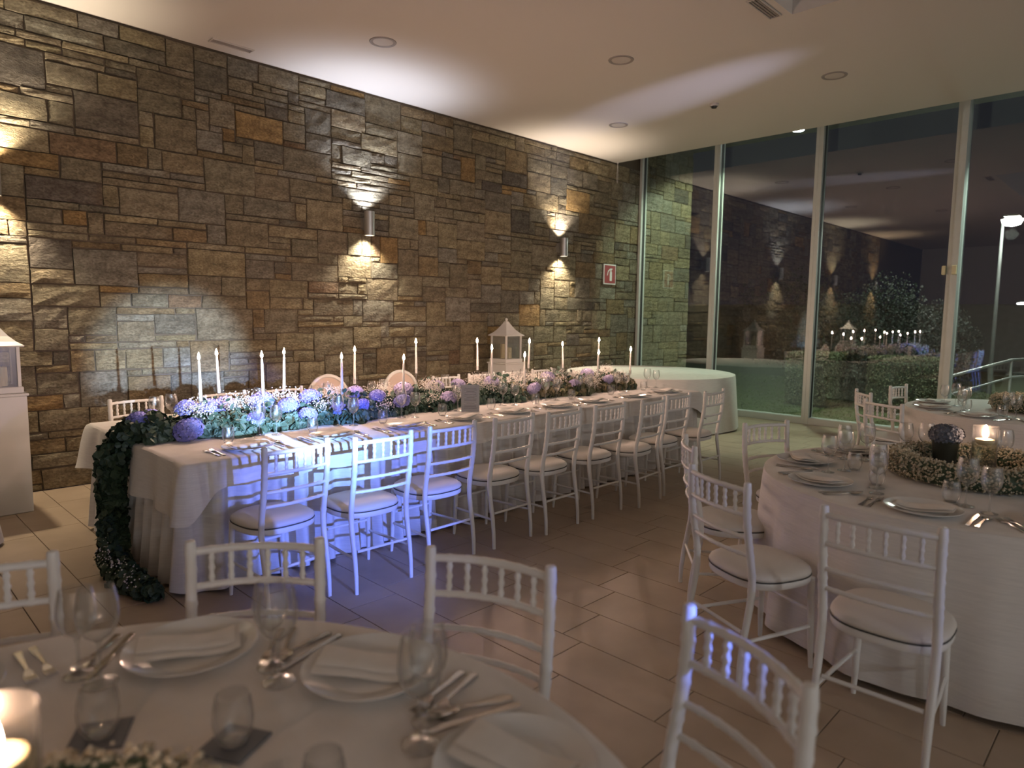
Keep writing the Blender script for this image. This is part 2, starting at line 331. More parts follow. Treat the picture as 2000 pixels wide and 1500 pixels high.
# ceiling with a coffer over the camera's side of the hall and a pocket before the glass
cb = MB(); cx0, cx1, cy0, cy1 = .6, 6.0, -5.5, 2.58
for r_ in ((-8, cx0, -9, WY), (cx1, CX, -9, WY), (cx0, cx1, -9, cy0), (cx0, cx1, cy1, WY)): cb.box(*r_, CZ, CZ+.6)
cb.box(cx0, cx1, cy0, cy1, CZ+.55, CZ+.7); cb.box(CX, GX+.2, -9, WY, 4.78, 4.95)
tag(mk('ceiling', cb, M['plaster'], smooth=False), 'white plaster ceiling with a recessed coffer', kind='structure')
tag(mk('wall_left', MB().box(-8.2, -8, -9, WY, 0, 4.8), M['plaster'], smooth=False), 'plain plaster end wall of the hall', kind='structure')
tag(mk('wall_front', MB().box(-8.2, GX, -9.2, -9, 0, 4.8), M['plaster'], smooth=False), 'plain plaster wall opposite the stone wall', kind='structure')
# glazed side: frames and panes
ys = [7.04, 5.56, 3.95, 2.18, .5, -1.2, -2.9, -4.6, -6.3, -9]
for i in range(len(ys)-1):
    y1, y0 = ys[i], ys[i+1]; wd = tag(link(f'window_{i+1}', None, None, (GX, 0, 0)), 'tall fixed glass pane in a grey aluminium frame', kind='structure')
    b = .05 if i not in (2, 3) else .055
    for nm, (ya, yb, za, zb) in (('stile', (y1-b, y1, .0, 4.75)), ('stile', (y0, y0+b, .0, 4.75)), ('bottom_rail', (y0+b, y1-b, .0, .10)), ('head_rail', (y0+b, y1-b, 4.66, 4.75))):
        mk(nm, MB().bbox(-.09, .07, ya+.001, yb-.001, za, zb, .004), M['alu'], wd, smooth=False)
        if nm == 'stile':
            yy = ya-.006 if ya > y0+.1 else yb
            mk('gasket', MB().box(-.03, .03, yy, yy+.006, .1, 4.66), M['alud'], wd, smooth=False)
    mk('pane', MB().box(-.006, .006, y0+b, y1-b, .1, 4.66), M['pane'], wd, smooth=False)
    if i == 2:
        mk('post', MB().bbox(-.13, .07, y0-.075, y0-.001, 0, 4.75, .004), M['alu'], wd, smooth=False)
        mk('latch', MB().bbox(-.14, -.09, y0+.06, y0+.1, 2.18, 2.3, .008), M['cream'], wd, smooth=False); mk('latch', MB().bbox(-.18, -.13, y0-.07, y0-.02, 2.18, 2.3, .008), M['cream'], wd, smooth=False)

# ------------------------------------------------------------------ wall lamps (light sits in each builder)
def sconce(x, label, cu, cdn, k=1):
    t = thing('wall_sconce', label, 'wall lamp', (x, WY-.02, 2.65), 0, 'up and down wall lamps on the stone wall')
    mk('housing', MB().lathe([(.058, -.138), (.062, -.14), (.062, .14), (.058, .138), (.056, .05), (0, .05)], 32, (0, -.1, 0)).lathe([(.056, -.138), (.056, -.05), (0, -.05)], 32, (0, -.1, 0)), M['nickel'], t)
    mk('bracket', MB().bbox(-.05, .05, -.045, .03, -.07, .07, .006), M['nickel'], t, smooth=False)
    for s in (1, -1): mk('lens', MB().lathe([(0, s*.09), (.05, s*.09), (.05, s*.094), (0, s*.096)], 20, (0, -.1, 0)), M['bulb'], t)
    y = WY-.12
    spot('sconce_uplight', (x, y, 2.65+.11), (x, y+.05, 4), SCONCE_W*k, cu, 112, .85, .03)
    spot('sconce_downlight', (x, y, 2.65-.11), (x, y+.05, 0), SCONCE_W*k, cdn, 112, .85, .03)
    return t
sconce(4.64, 'cool white cylindrical wall lamp between the round-backed chairs and the pedestal lantern', (.78, .84, 1), (1, .88, .68))
sconce(8.20, 'warm cylindrical wall lamp beside the red extinguisher sign', (1, .82, .64), (1, .84, .6))
sconce(1.05, 'cylindrical wall lamp above the lantern by the eucalyptus cascade', (1, .84, .62), (1, .8, .56), 1.2)
sconce(-2.46, 'cylindrical wall lamp on the stone wall past the buffet table', (1, .7, .42), (1, .7, .42), .9)
# added hanging lamps: ambient fill from the unseen side of the hall
for i, (x, y) in enumerate(((-4.5, -7.2), (-.6, -8.2), (4.5, -8.0))):
    t = thing('fill_pendant', f'added white dome fill lamp, {ORD[i+1]} along the rear of the hall', 'lamp', (x, y, 0))
    mk('cable', MB().tube([(0, 0, 3.2), (0, 0, CZ+(.55 if cx0 < x < cx1 and cy0 < y < cy1 else 0))], .006, 6), M['dark'], t)
    mk('shade', MB().lathe([(.03, .22), (.16, .16), (.26, .02), (.28, 0), (.25, .02), (.15, .14), (.02, .2)], 28, (0, 0, 3.0)), M['white'], t)
    mk('bulb', MB().lathe([(0, -.01), (.04, .03), (.045, .08), (.02, .15), (0, .16)], 16, (0, 0, 2.98)), M['bulb'], t)
    point('fill_bulb', (x, y, 2.93), FILL_W, (.93, .96, 1), .09)
# stage lights: two heads on stands at the rear
def stage_light(label, loc, target, beams):
    t = thing('stage_light', label, 'stage light', (loc[0], loc[1], 0)); z = loc[2]
    for a in range(3): mk('leg', MB().tube([(0, 0, .45), (.4*math.cos(a*2.09), .4*math.sin(a*2.09), .012)], .012, 8), M['dark'], t)
    mk('pole', MB().tube([(0, 0, .3), (0, 0, z-.26)], .017, 10), M['dark'], t); mk('base', MB().bbox(-.12, .12, -.1, .1, z-.26, z-.18, .01), M['dark'], t)
    for s in (-1, 1): mk('yoke_arm', MB().bbox(s*.12-.015, s*.12+.015, -.03, .03, z-.19, z+.05, .006), M['dark'], t)
    h = link('head', MB().lathe([(0, -.14), (.08, -.13), (.1, -.02), (.1, .1), (.092, .12), (.085, .1)], 28).mesh('head', M['dark']), t, (0, 0, z))
    d = (Vector(target)-Vector(loc)).normalized(); h.rotation_euler = d.to_track_quat('Z', 'Y').to_euler()
    mk('lens', MB().lathe([(0, .1), (.085, .098)], 24), M['head'], h)
    for wt, col, ang, bl in beams: spot('stage_beam', tuple(Vector(loc)+d*.15), target, wt, col, ang, bl, .035)
stage_light('black moving head stage light on tripod aimed at the long table', (1.05, -4.4, 1.6), (2.24, 3.23, .62), [(HEAD_W, (.13, .22, 1), 11.4, .35)])
spot('stage_beam', (1.07, -4.25, 1.58), (2.2, 3.23, .92), 5000, (.26, .55, 1), 7.4, 1, .03)
spot('stage_beam', (1.06, -4.25, 1.6), (2.42, 7.06, 1.1), 9500, (.6, .78, 1), 8.4, .6, .03)
stage_light('black moving head stage light on tripod aimed at the ceiling', (5.2, -4.8, 1.6), (7.25, 4.6, 4.18), [(3300, (.66, .68, 1), 7.5, 1)])
stage_light('black moving head stage light on tripod aimed down the aisle', (3.0, -6.4, 1.7), (2.1, 1.0, .9), [(220, (.16, .25, 1), 14, .5)])
spot('stage_beam', (5.23, -4.65, 1.64), (8.0, 7.0, 3.75), 2200, (.6, .68, 1), 6, 1, .03)

# ------------------------------------------------------------------ ceiling fittings
DL = [(3.956, 5.661, 'by the air slot above the long table'), (5.87, 4.26, 'midway over the long table'), (7.775, 2.85, 'closest to the glazed wall and aisle'), (7.79, 5.665, 'near the corner of stone wall and glass'), (2.04, 4.26, 'above the eucalyptus cascade')]
for x, y, s in DL:
    t = thing('recessed_downlight', 'unlit round recessed ceiling spot '+s, 'ceiling light', (x, y, CZ), 0, 'round ceiling spots')
    mk('rim', MB().lathe([(.095, -.001), (.105, -.008), (.125, -.007), (.13, 0)], 32), M['vent'], t); mk('diffuser', MB().lathe([(0, -.004), (.08, -.006), (.097, -.002)], 32), M['trim'], t)
for (x0, x1, y), s in (((2.79, 3.2, 6.82), 'beside the stone wall'), ((5.5, 5.95, 2.7), 'at the corner of the ceiling coffer')):
    t = thing('air_slot', 'narrow slotted air outlet in the ceiling '+s, 'vent', (x0, y, CZ))
    mk('frame', MB().bbox(0, x1-x0, -.055, -.042, -.012, 0, .002).bbox(0, x1-x0, .042, .055, -.012, 0, .002).bbox(0, .013, -.042, .042, -.012, 0, .002).bbox(x1-x0-.013, x1-x0, -.042, .042, -.012, 0, .002), M['trim'], t, smooth=False)
    for q in range(3): mk('louvre', MB().bbox(.013, x1-x0-.013, -.036+q*.026, -.018+q*.026, -.008, -.001, .002), M['vent'], t, smooth=False)
t = thing('smoke_detector', 'small white smoke detector on the ceiling', 'detector', (7.813, 4.265, CZ))
mk('base', MB().lathe([(.055, 0), (.055, -.02), (.045, -.03)], 24), M['trim'], t); mk('sensor', MB().lathe([(.035, -.028), (.03, -.05), (0, -.055)], 20), M['dark'], t)
t = thing('hanging_cable', 'thin looped white cable hanging from the ceiling corner', 'cable', (9.62, 6.99, CZ))
mk('hook', MB().lathe([(.022, 0), (.018, -.014), (.004, -.03), (0, -.034)], 14), M['trim'], t)
mk('cord', MB().tube([(0, 0, -.03), (.015, 0, -.15), (.02, .005, -.3), (0, 0, -.345), (-.02, 0, -.3), (-.012, 0, -.15), (0, 0, -.03)], .004, 6, False), M['trim'], t)
t = thing('extinguisher_sign', 'small red fire extinguisher sign on the stone wall', 'sign', (9.515, WY-.04, 2.3))
mk('plate', MB().bbox(-.17, .17, -.004, .012, -.17, .17, .002), M['signw'], t, smooth=False); mk('panel', MB().bbox(-.15, .15, -.008, -.0035, -.15, .15, .001), M['red'], t, smooth=False)
def flat(pts, y, th=.002):
    n = len(pts); mb = MB(); mb.add([(x, y, z) for x, z in pts]+[(x, y-th, z) for x, z in pts], [tuple(range(n-1, -1, -1)), tuple(range(n, 2*n))]+[(i, (i+1) % n, n+(i+1) % n, n+i) for i in range(n)]); return mb
mk('extinguisher_mark', flat([(-.01, -.11), (.05, -.11), (.05, .03), (.035, .055), (.035, .075), (.06, .085), (.06, .1), (0, .1), (-.06, .06), (-.09, -.02), (-.075, -.025), (-.05, .04), (.0, .075), (.005, .055), (-.01, .03)], -.0085), M['signw'], t, smooth=False)

# ------------------------------------------------------------------ chairs
def yb(z):          # rear post line: splayed foot, upright at the seat, leaning crest
    return -.262+.05*math.exp(-((z-.44)/.22)**2)
def bump(z, rings, amp=.0028, wd=.007): return sum(amp*math.exp(-((z-q)/wd)**2) for q in rings)
def build_chair():
    t = thing('chiavari_chair', '', 'chair'); zs = [0, .1, .2, .3, .38, .42]+[.44+i*.0115 for i in range(41)]
    rings = [.5, .585, .625, .665, .715, .765, .82, .87]
    pts = [(yb(z), z) for z in zs]; rad = [.0115+.0045*min(1, z/.35)+bump(z, rings) for z in zs]
    zs2 = zs+[.908, .911]; rad2 = rad+[.014, .006]
    for s in (-1, 1):
        mk('back_post', MB().tube([(s*(.178+.012*(z > -1)), yb(z), z) for z in zs2], rad2, 12), M['paint'], t)
        mk('leg', MB().tube([(s*.165, .172, .0), (s*.162, .166, .12), (s*.158, .16, .3), (s*.155, .155, .43)], [.010, .0135, .016, .0165], 12), M['paint'], t)
    for z, r in ((.873, .0115), (.765, .010), (.665, .009), (.585, .009)):
        xs = [-.186+.372*i/36 for i in range(37)]
        mk('back_rail', MB().tube([(x, yb(z)-.034*(1-(x/.19)**2), z+.004*(1-(x/.19)**2)) for x in xs], [r+bump(x, [-.135, -.08, -.027, .027, .08, .135], .0022, .006) for x in xs], 10), M['paint'], t)
    for q in range(6):
        x = -.135+.054*q; zz = [.768+.103*i/20 for i in range(21)]
        mk('spindle', MB().tube([(x, yb(z)-.034*(1-(x/.19)**2), z) for z in zz], [.0072+bump(z, [.79, .82, .85], .0034, .006) for z in zz], 8), M['paint'], t)
    n = 40
    def ring(sc_, z): return [(.205*sc_*math.copysign(abs(math.cos(a))**.72, math.cos(a)), -.008+.202*sc_*math.copysign(abs(math.sin(a))**.72, math.sin(a)), z) for a in [2*PI*i/n for i in range(n)]]
    def stack(L):
        v = sum([ring(*q) for q in L], []); f = [(i*n+j, i*n+(j+1) % n, (i+1)*n+(j+1) % n, (i+1)*n+j) for i in range(len(L)-1) for j in range(n)]
        return MB().add(v, f+[tuple(range(n-1, -1, -1)), tuple(range((len(L)-1)*n, len(L)*n))])
    mk('seat_frame', stack([(.95, .412), (.985, .415), (1, .422), (1, .442), (.99, .447)]), M['paint'], t)
    c = mk('cushion', stack([(.97, .4475), (1.0, .453), (1.01, .462), (.985, .473), (.9, .485), (.72, .494), (.45, .499), (.15, .5)]), M['pad'], t)
    mk('piping', MB().tube([ring(1.0, .449)[i % n] for i in range(n+1)], .0035, 6, False), M['piping'], c)
    mk('stretcher', MB().tube([(-.17, yb(.24), .24), (.17, yb(.24), .24)], .0085, 8), M['paint'], t); mk('stretcher', MB().tube([(-.158, .162, .27), (.158, .162, .27)], .0085, 8), M['paint'], t)
    for s in (-1, 1): mk('stretcher', MB().tube([(s*.187, yb(.2), .2), (s*.175, -.02, .2), (s*.161, .163, .2)], [.008, .0095, .008], 8), M['paint'], t)
    return t
def chair(x, y, rz, label, group=None): return place('chair', build_chair, label, (x, y, 0), rz, group)
def chair_to(mx, my, cx, cy, label, group=None, off=0):       # back rail midpoint (mx,my), facing (cx,cy)
    a = math.atan2(cy-my, cx-mx)+off; return chair(mx+.27*math.cos(a), my+.27*math.sin(a), a-PI/2, label, group)
for i, (x, y, a) in enumerate(((1.74, 3.30, 5), (2.24, 3.225, -1), (2.785, 3.25, 1), (3.33, 3.235, 1.5), (3.815, 3.19, 2), (4.37, 3.185, 0), (4.905, 3.13, 5), (5.39, 3.175, 0), (5.95, 3.12, 2))):
    r = math.radians(a); chair(x-.262*-math.sin(r)*-1, y+.262*math.cos(r), r, f'white chiavari chair, {ORD[i+1]} from the eucalyptus cascade, aisle side of the long table', 'chairs along the aisle side of the long table')
for i, (x, a) in enumerate(((1.74, 3), (2.40, -2), (2.96, 0), (4.93, 1), (5.46, -2), (6.02, 0), (6.55, 2))):
    chair(x, 5.87-.262, PI+math.radians(a), f'white chiavari chair, {ORD[i+1]} from the eucalyptus cascade, wall side of the long table', 'chairs along the wall side of the long table')
def build_round_chair():
    t = thing('medallion_chair', '', 'chair')
    for s in (-1, 1):
        mk('leg', MB().tube([(s*.2, .2, 0), (s*.2, .2, .42)], [.013, .022], 12), M['white'], t); mk('leg', MB().tube([(s*.18, -.27, 0), (s*.18, -.22, .42), (s*.14, -.25, .6)], [.013, .022, .016], 12), M['white'], t)
    mk('seat', MB().lathe([(0, .40), (.22, .40), (.245, .43), (.24, .48), (.15, .51), (0, .515)], 32), M['beige'], t)
    fr = [(.215*math.cos(a), -.27-.02*math.sin(a), .765+.215*math.sin(a)) for a in [2*PI*i/40 for i in range(41)]]
    mk('back_frame', MB().tube(fr, .018, 10, False), M['white'], t)
    b = MB(); v = [(0, -.285, .765)]+[(.2*k*math.cos(a), -.27-.02*math.sin(a)+.015*(1-k), .765+.2*k*math.sin(a)) for k in (.5, 1) for a in [2*PI*i/32 for i in range(32)]]
    v2 = [(x, y-.03, z) for x, y, z in v]; f = [(0, 1+(i+1) % 32, 1+i) for i in range(32)]+[(1+i, 1+(i+1) % 32, 33+(i+1) % 32, 33+i) for i in range(32)]
    b.add(v, [q[::-1] for q in f]); b.add(v2, f); mk('back_pad', b, M['beige'], t); return t
for x, s in ((3.46, 'closer to the eucalyptus cascade'), (4.33, 'farther from the eucalyptus cascade')):
    place('medallion', build_round_chair, 'round-backed beige medallion chair '+s, (x, 5.64, 0), PI, 'round-backed chairs for the couple')

# ------------------------------------------------------------------ tables and cloths
def rrect(x0, x1, y0, y1, r, step=.025):
    P = []
    for cx, cy, a0 in ((x1-r, y0+r, -90), (x1-r, y1-r, 0), (x0+r, y1-r, 90), (x0+r, y0+r, 180)):
        P.append([(cx+r*math.cos(math.radians(a0+a)), cy+r*math.sin(math.radians(a0+a)), math.cos(math.radians(a0+a)), math.sin(math.radians(a0+a)), math.sin(math.radians(2*a))) for a in range(0, 91, 15)])
    out = []
    for k in range(4):
        out += P[k]; a, b = P[k][-1], P[(k+1) % 4][0]; L = math.hypot(b[0]-a[0], b[1]-a[1]); m = max(2, int(L/step))
        out += [(a[0]+(b[0]-a[0])*i/m, a[1]+(b[1]-a[1])*i/m, a[2], a[3], 0) for i in range(1, m)]
    return out
ZT = .765
X0, X1, Y0, Y1 = 1.35, 6.92, 3.82, 5.69
def sm(x): return x*x*(3-2*x)
def long_cloth():
    L = rrect(X0, X1, Y0, Y1, .02); n = len(L); v = []; f = []; rows = 9; s = 0
    dist = lambda p: math.hypot(min(p[0]-X0, X1-p[0]), min(p[1]-Y0, Y1-p[1]))
    for j in range(rows+1):
        t = j/rows; s = 0
        for i, (x, y, nx, ny, c) in enumerate(L):
            s += .025; d = dist((x, y)); k = math.exp(-(d/.12)**2)      # corner weight
            end = abs(nx) > .7
            drop = (.30 if end else .15)+k*(.17 if not end else .02)
            fl = .012+.05*t*(.5+.5*math.sin(s*17+1.3*math.sin(s*3.1)))*(1-k)+.10*k*t
            wob = .018*math.sin(s*9)*t*(1-k)
            dx, dy = nx, ny
            if k > .05:
                gx, gy = (1 if x > 4 else -1), (1 if y > 4.7 else -1); dx += gx*k*.8; dy += gy*k*.8; q = math.hypot(dx, dy); dx /= q; dy /= q
            v.append((x+dx*(fl if j else 0), y+dy*(fl if j else 0), ZT-.006*(j > 0)-drop*sm(t)*(1 if j else 0)*(.35+.65*t)+wob*.3))
    for j in range(rows):
        for i in range(n): f.append((j*n+i, (j+1)*n+i, (j+1)*n+(i+1) % n, j*n+(i+1) % n))
    f.append(tuple(range(n))); return MB().add(v, f)
tag(mk('tablecloth', long_cloth(), M['linen']), 'white overlay cloth with pointed corners on the long table', 'tablecloth')
def skirt(x0, x1, y0, y1):
    L = rrect(x0, x1, y0, y1, .05, .012); n = len(L); v = []; f = []; rows = 10; ph = 0; prev = None; P = []
    for q in L:
        if prev: ph += math.hypot(q[0]-prev[0], q[1]-prev[1])
        P.append(ph); prev = q
    for j in range(rows+1):
        t = j/rows
        for (x, y, nx, ny, c), s in zip(L, P):
            w_ = math.sin(s*2*PI/.17+1.1*math.sin(s*2.3)+.6*math.sin(s*5.9)); a = .024+.034*t
            o = a*w_+.045*t; v.append((x+nx*o, y+ny*o, .752-(.735-.012*w_*t)*t))
    for j in range(rows):
        for i in range(n): f.append((j*n+i, (j+1)*n+i, (j+1)*n+(i+1) % n, j*n+(i+1) % n))
    return MB().add(v, f)
tag(mk('table_skirt', skirt(X0+.03, X1-.03, Y0+.035, Y1-.035), M['skirt']), 'ivory pleated skirt hanging to the floor around the long table', 'table skirt')
t = thing('banquet_table', 'long banquet table hidden under the white overlay and pleated skirt', 'table', (0, 0, 0))
mk('tabletop', MB().bbox(X0+.05, X1-.05, Y0+.05, Y1-.05, .72, .751, .004), M['white'], t, smooth=False)
for x in (1.6, 3.2, 5.0, 6.6):
    for y in (4.1, 5.4): mk('leg', MB().tube([(x, y, 0), (x, y, .72)], .02, 10), M['dark'], t)
def round_cloth(r, seed, zb=.03, flare=.07, amp=.05, nf=13):
    R = random.Random(seed); n = 200; ph = [R.uniform(0, 6.28) for _ in range(4)]; v = [(0, 0, ZT)]; f = []; rings = [.25*r, .5*r, .75*r, .94*r, .985*r]
    for q in rings: v += [(q*math.cos(2*PI*i/n), q*math.sin(2*PI*i/n), ZT) for i in range(n)]
    rows = 14
    for j in range(rows+1):
        t = j/rows
        for i in range(n):
            a = 2*PI*i/n; w_ = math.sin(nf*a+ph[0]+.9*math.sin(3*a+ph[1]))+.35*math.sin(2.0*nf*a+ph[2])
            w_ = w_*.75; q = r+flare*t+amp*(t**.8)*w_-(.0 if j else .004)
            z = ZT-.006*(1-t)-(ZT-zb)*t+.015*t*w_*.5
            v.append((q*math.cos(a), q*math.sin(a), z if j else ZT-.004))
    f = [(0, 1+i, 1+(i+1) % n) for i in range(n)]
    for j in range(len(rings)+rows):
        o = 1+j*n; f += [(o+i, o+n+i, o+n+(i+1) % n, o+(i+1) % n) for i in range(n)]
    return MB().add(v, f)
def round_table(c, r, seed, lab_t, lab_c, **kw):
    t = thing('round_table', lab_t, 'table', (c[0], c[1], 0)); mk('tabletop', MB().lathe([(0, .72), (r-.04, .72), (r-.03, .735), (r-.04, .755), (0, .755)], 48), M['white'], t)
    for a in range(4): mk('leg', MB().tube([((r-.3)*math.cos(a*PI/2+.7), (r-.3)*math.sin(a*PI/2+.7), 0), ((r-.3)*math.cos(a*PI/2+.7), (r-.3)*math.sin(a*PI/2+.7), .72)], .02, 10), M['dark'], t)
    tag(mk('tablecloth', round_cloth(r, seed, **kw), M['linen'], None, (c[0], c[1], 0)), lab_c, 'tablecloth')
CB, CC, CDD, CE, CF = (.08, 1.05), (4.10, .74), (7.74, .92), (8.75, 5.68), (-.30, 5.75)
round_table(CB, 1.0, 1, 'round dining table with slate coasters, under a white cloth', 'white cloth on the round table with slate coasters', zb=.53, flare=.02, amp=.03)
round_table(CC, .97, 2, 'round dining table with hydrangea pot and floating candle, under a white cloth', 'white cloth on the round table with the hydrangea pot', flare=.035, amp=.04)
round_table(CDD, 1.0, 3, 'round dining table beside the glazed wall doors, under a white cloth', 'white cloth on the round table beside the double window post')
round_table(CE, 1.25, 4, 'empty round table in the corner of stone wall and glass', 'plain white cloth on the empty corner table', amp=.03, nf=9, zb=.015)
round_table(CF, .98, 5, 'bare round table beside the lantern pedestal under a sconce', 'plain white cloth on the table by the lantern pedestal', zb=.015)
# chairs round the round tables
g = 'chairs around the table with slate coasters'
chair_to(.895, 1.965, *CB, 'white chiavari chair tucked toward the two slate coasters, backing onto the cascade end', g, .05)
chair_to(1.315, 1.37, *CB, 'white chiavari chair with open floor behind, between two others at the slate coaster table', g, .12)
chair_to(1.36, .615, *CB, 'white chiavari chair at the slate coaster table, turned toward the hydrangea table', g, -.1)
chair_to(.24, 2.29, *CB, 'white chiavari chair at the slate coaster table, facing away from the lantern pedestal', g, 0)
g = 'chairs around the table with the hydrangea pot'
chair_to(2.575, .70, *CC, 'white chiavari chair with blue-lit spindles pulled out beside the aisle at the hydrangea table', g, .0)
chair_to(2.76, 1.42, *CC, 'white chiavari chair between the pulled-out aisle chair and the long-table-side chair, hydrangea table', g, .05)
chair_to(3.40, 1.93, *CC, 'white chiavari chair on the long-table side of the hydrangea table', g, .12)
chair_to(4.40, 1.93, *CC, 'white chiavari chair on the window side of the hydrangea table, its back to the glass', g, -.1)
g = 'chairs around the table beside the double window post'
chair_to(7.03, 2.14, *CDD, 'white chiavari chair on the long-table side of the table beside the window post', g, .1)
chair_to(6.25, 1.74, *CDD, 'white chiavari chair pulled well out from the table beside the window post', g, .0)
chair_to(7.95, 2.08, *CDD, 'white chiavari chair against the glass at the table beside the window post', g, .05)

# ------------------------------------------------------------------ tableware
def b_wine(s, name):
    def f():
        t = thing(name, '', 'wine glass')
        mk('foot', MB().lathe([(0, .001), (.033*s, .001), (.034*s, .003), (.02*s, .006), (.005, .012)], 24), M['glass'], t)
        mk('stem', MB().lathe([(.005, .011), (.0036, .03), (.0036, .075*s), (.006, .09*s), (.013, .098*s)], 12), M['glass'], t)
        mk('bowl', MB().lathe([(.012, .097*s), (.027*s, .108*s), (.038*s, .128*s), (.0415*s, .15*s), (.0395*s, .178*s), (.034*s, .21*s), (.0325*s, .2105*s)], 28), M['glass'], t); return t
    return f
def b_tumbler():
    t = thing('tumbler', '', 'tumbler'); mk('bowl', MB().lathe([(.0, .003), (.024, .003), (.034, .02), (.0385, .045), (.036, .075), (.031, .098)], 28), M['glass'], t)
    mk('base', MB().lathe([(0, .0005), (.024, .0005), (.026, .003), (.0, .008)], 24), M['glass'], t); return t
def b_plate():
    t = thing('charger_plate', '', 'plate'); mk('rim', MB().lathe([(.098, .006), (.112, .009), (.145, .019), (.152, .0225), (.153, .021), (.145, .0165), (.11, .004), (.09, .001)], 48), M['china'], t)
    mk('well', MB().lathe([(0, .0065), (.09, .0065), (.098, .006)], 48), M['china'], t); mk('foot_ring', MB().lathe([(.085, .003), (.085, 0), (.09, 0), (.092, .003)], 40), M['china'], t); return t
def b_napkin():
    t = thing('napkin', '', 'napkin'); v = []; f = []; nu, nv = 14, 8
    def sheet(z, wx, wy, off, m):
        v = []
        for lay in (0, 1):
            for j in range(nv+1):
                for i in range(nu+1):
                    x = (i/nu-.5)*wx+off[0]; y = (j/nv-.5)*wy+off[1]; e = abs(j/nv-.5)*2
                    v.append((x, y, z+.007*(1-lay)*(1-e**4*.8)*(1-(abs(i/nu-.5)*2)**8*.6)+.006*math.sin(x*24+y*8)+.012*(abs(x)/.12)**3))
        N = (nu+1)*(nv+1); f = []
        for j in range(nv):
            for i in range(nu):
                k = j*(nu+1)+i; f.append((k, k+1, k+nu+2, k+nu+1)); f.append((N+k, N+k+nu+1, N+k+nu+2, N+k+1))
        for i in range(nu): f.append((i+1, i, N+i, N+i+1)); k = nv*(nu+1)+i; f.append((k, k+1, N+k+1, N+k))
        for j in range(nv): k = j*(nu+1); f.append((k, k+nu+1, N+k+nu+1, N+k)); k += nu; f.append((k+nu+1, k, N+k, N+k+nu+1))
        return MB().add(v, f)
    mk('lower_fold', sheet(.0145, .23, .115, (0, 0), 0), M['napkin'], t); mk('upper_fold', sheet(.0235, .215, .085, (.004, -.008), 0), M['napkin'], t); return t
def strip(path):                          # path: (y, halfwidth, z) -> thin bar along y
    v = []; f = []
    for y, h, z in path: v += [(-h, y, z), (h, y, z), (h*.8, y, z+.0028), (-h*.8, y, z+.0028)]
    for i in range(len(path)-1):
        for j in range(4): f.append((4*i+j, 4*i+(j+1) % 4, 4*i+4+(j+1) % 4, 4*i+4+j))
    return MB().add(v, f+[(3, 2, 1, 0), tuple(range(4*len(path)-4, 4*len(path)))])
HAND = [(-.10, .009, .001), (-.095, .0105, .001), (-.05, .007, .002), (0, .004, .005), (.025, .0038, .006)]
def b_fork():
    t = thing('fork', '', 'fork'); mk('handle', strip(HAND), M['steel'], t); mk('head', strip([(.024, .0038, .006), (.036, .011, .004), (.05, .0125, .002)]), M['steel'], t)
    for q in range(4): mk('tine', strip([(.049, .0018, .002), (.075, .0016, .003), (.095, .001, .007)]), M['steel'], t, (-.0096+.0064*q, 0, 0))
    return t
def b_knife():
    t = thing('knife', '', 'knife'); mk('handle', strip([(-.11, .008, .001), (-.1, .009, .001), (0, .007, .001)]), M['steel'], t); mk('blade', strip([(-.002, .007, .001), (.03, .0095, .001), (.09, .0095, .001), (.115, .003, .001)]), M['steel'], t); return t
def b_spoon():
    t = thing('spoon', '', 'spoon'); mk('handle', strip(HAND), M['steel'], t)
    v = [(0, .058, .0015)]; n = 20
    for k, z in ((.5, .003), (.85, .006), (1, .009)): v += [(.02*k*math.cos(2*PI*i/n), .058+.034*k*math.sin(2*PI*i/n), z) for i in range(n)]
    f = [(0, 1+(i+1) % n, 1+i) for i in range(n)]+[(1+r*n+i, 1+r*n+(i+1) % n, 1+(r+1)*n+(i+1) % n, 1+(r+1)*n+i) for r in range(2) for i in range(n)]
    mk('bowl', MB().add(v, f), M['steel'], t); return t
ZC = ZT+.001
def setting(px, py, rz, where, grp, glasses=((.265, .375), (.355, .31)), tumbler=(.0, .265), full=True, nap=0):
    c, s = math.cos(rz), math.sin(rz)
    def at(dx, dy, z=ZC): return (px+c*dx-s*dy, py+s*dx+c*dy, z)
    place('plate', b_plate, f'white charger plate {where}', at(0, 0), rz, 'charger plates '+grp)
    place('napkin', b_napkin, f'folded napkin on the charger plate {where}', at(.005, 0, ZC), rz+nap, 'folded napkins '+grp)
    place('fork', b_fork, f'outer steel fork {where}', at(-.225, -.01), rz+.04, 'forks '+grp); place('fork', b_fork, f'inner steel fork {where}', at(-.19, -.005), rz, 'forks '+grp)
    place('knife', b_knife, f'steel table knife {where}', at(.185, 0), rz, 'knives '+grp); place('spoon', b_spoon, f'steel soup spoon {where}', at(.222, -.005), rz-.05, 'spoons '+grp)
    for k, (gx, gy) in enumerate(glasses):
        place('wine'+str(k), b_wine((1.06, .98)[k], 'wine_glass'), f"{('larger', 'smaller')[k]} wine glass {where}", at(gx, gy), random.uniform(0, 6), 'wine glasses '+grp)
    if tumbler: place('tumbler', b_tumbler, f'clear stemless tumbler {where}', at(*tumbler), 0, 'tumblers '+grp)
for i, x in enumerate((1.79, 2.37, 2.97, 3.55, 4.11, 4.68, 5.22, 5.88, 6.5)):
    setting(x, 4.01, math.radians(random.uniform(-3, 3)), f'at the {ORD[i+1]} aisle-side setting from the eucalyptus cascade', 'along the aisle side', nap=random.uniform(-.3, .3))
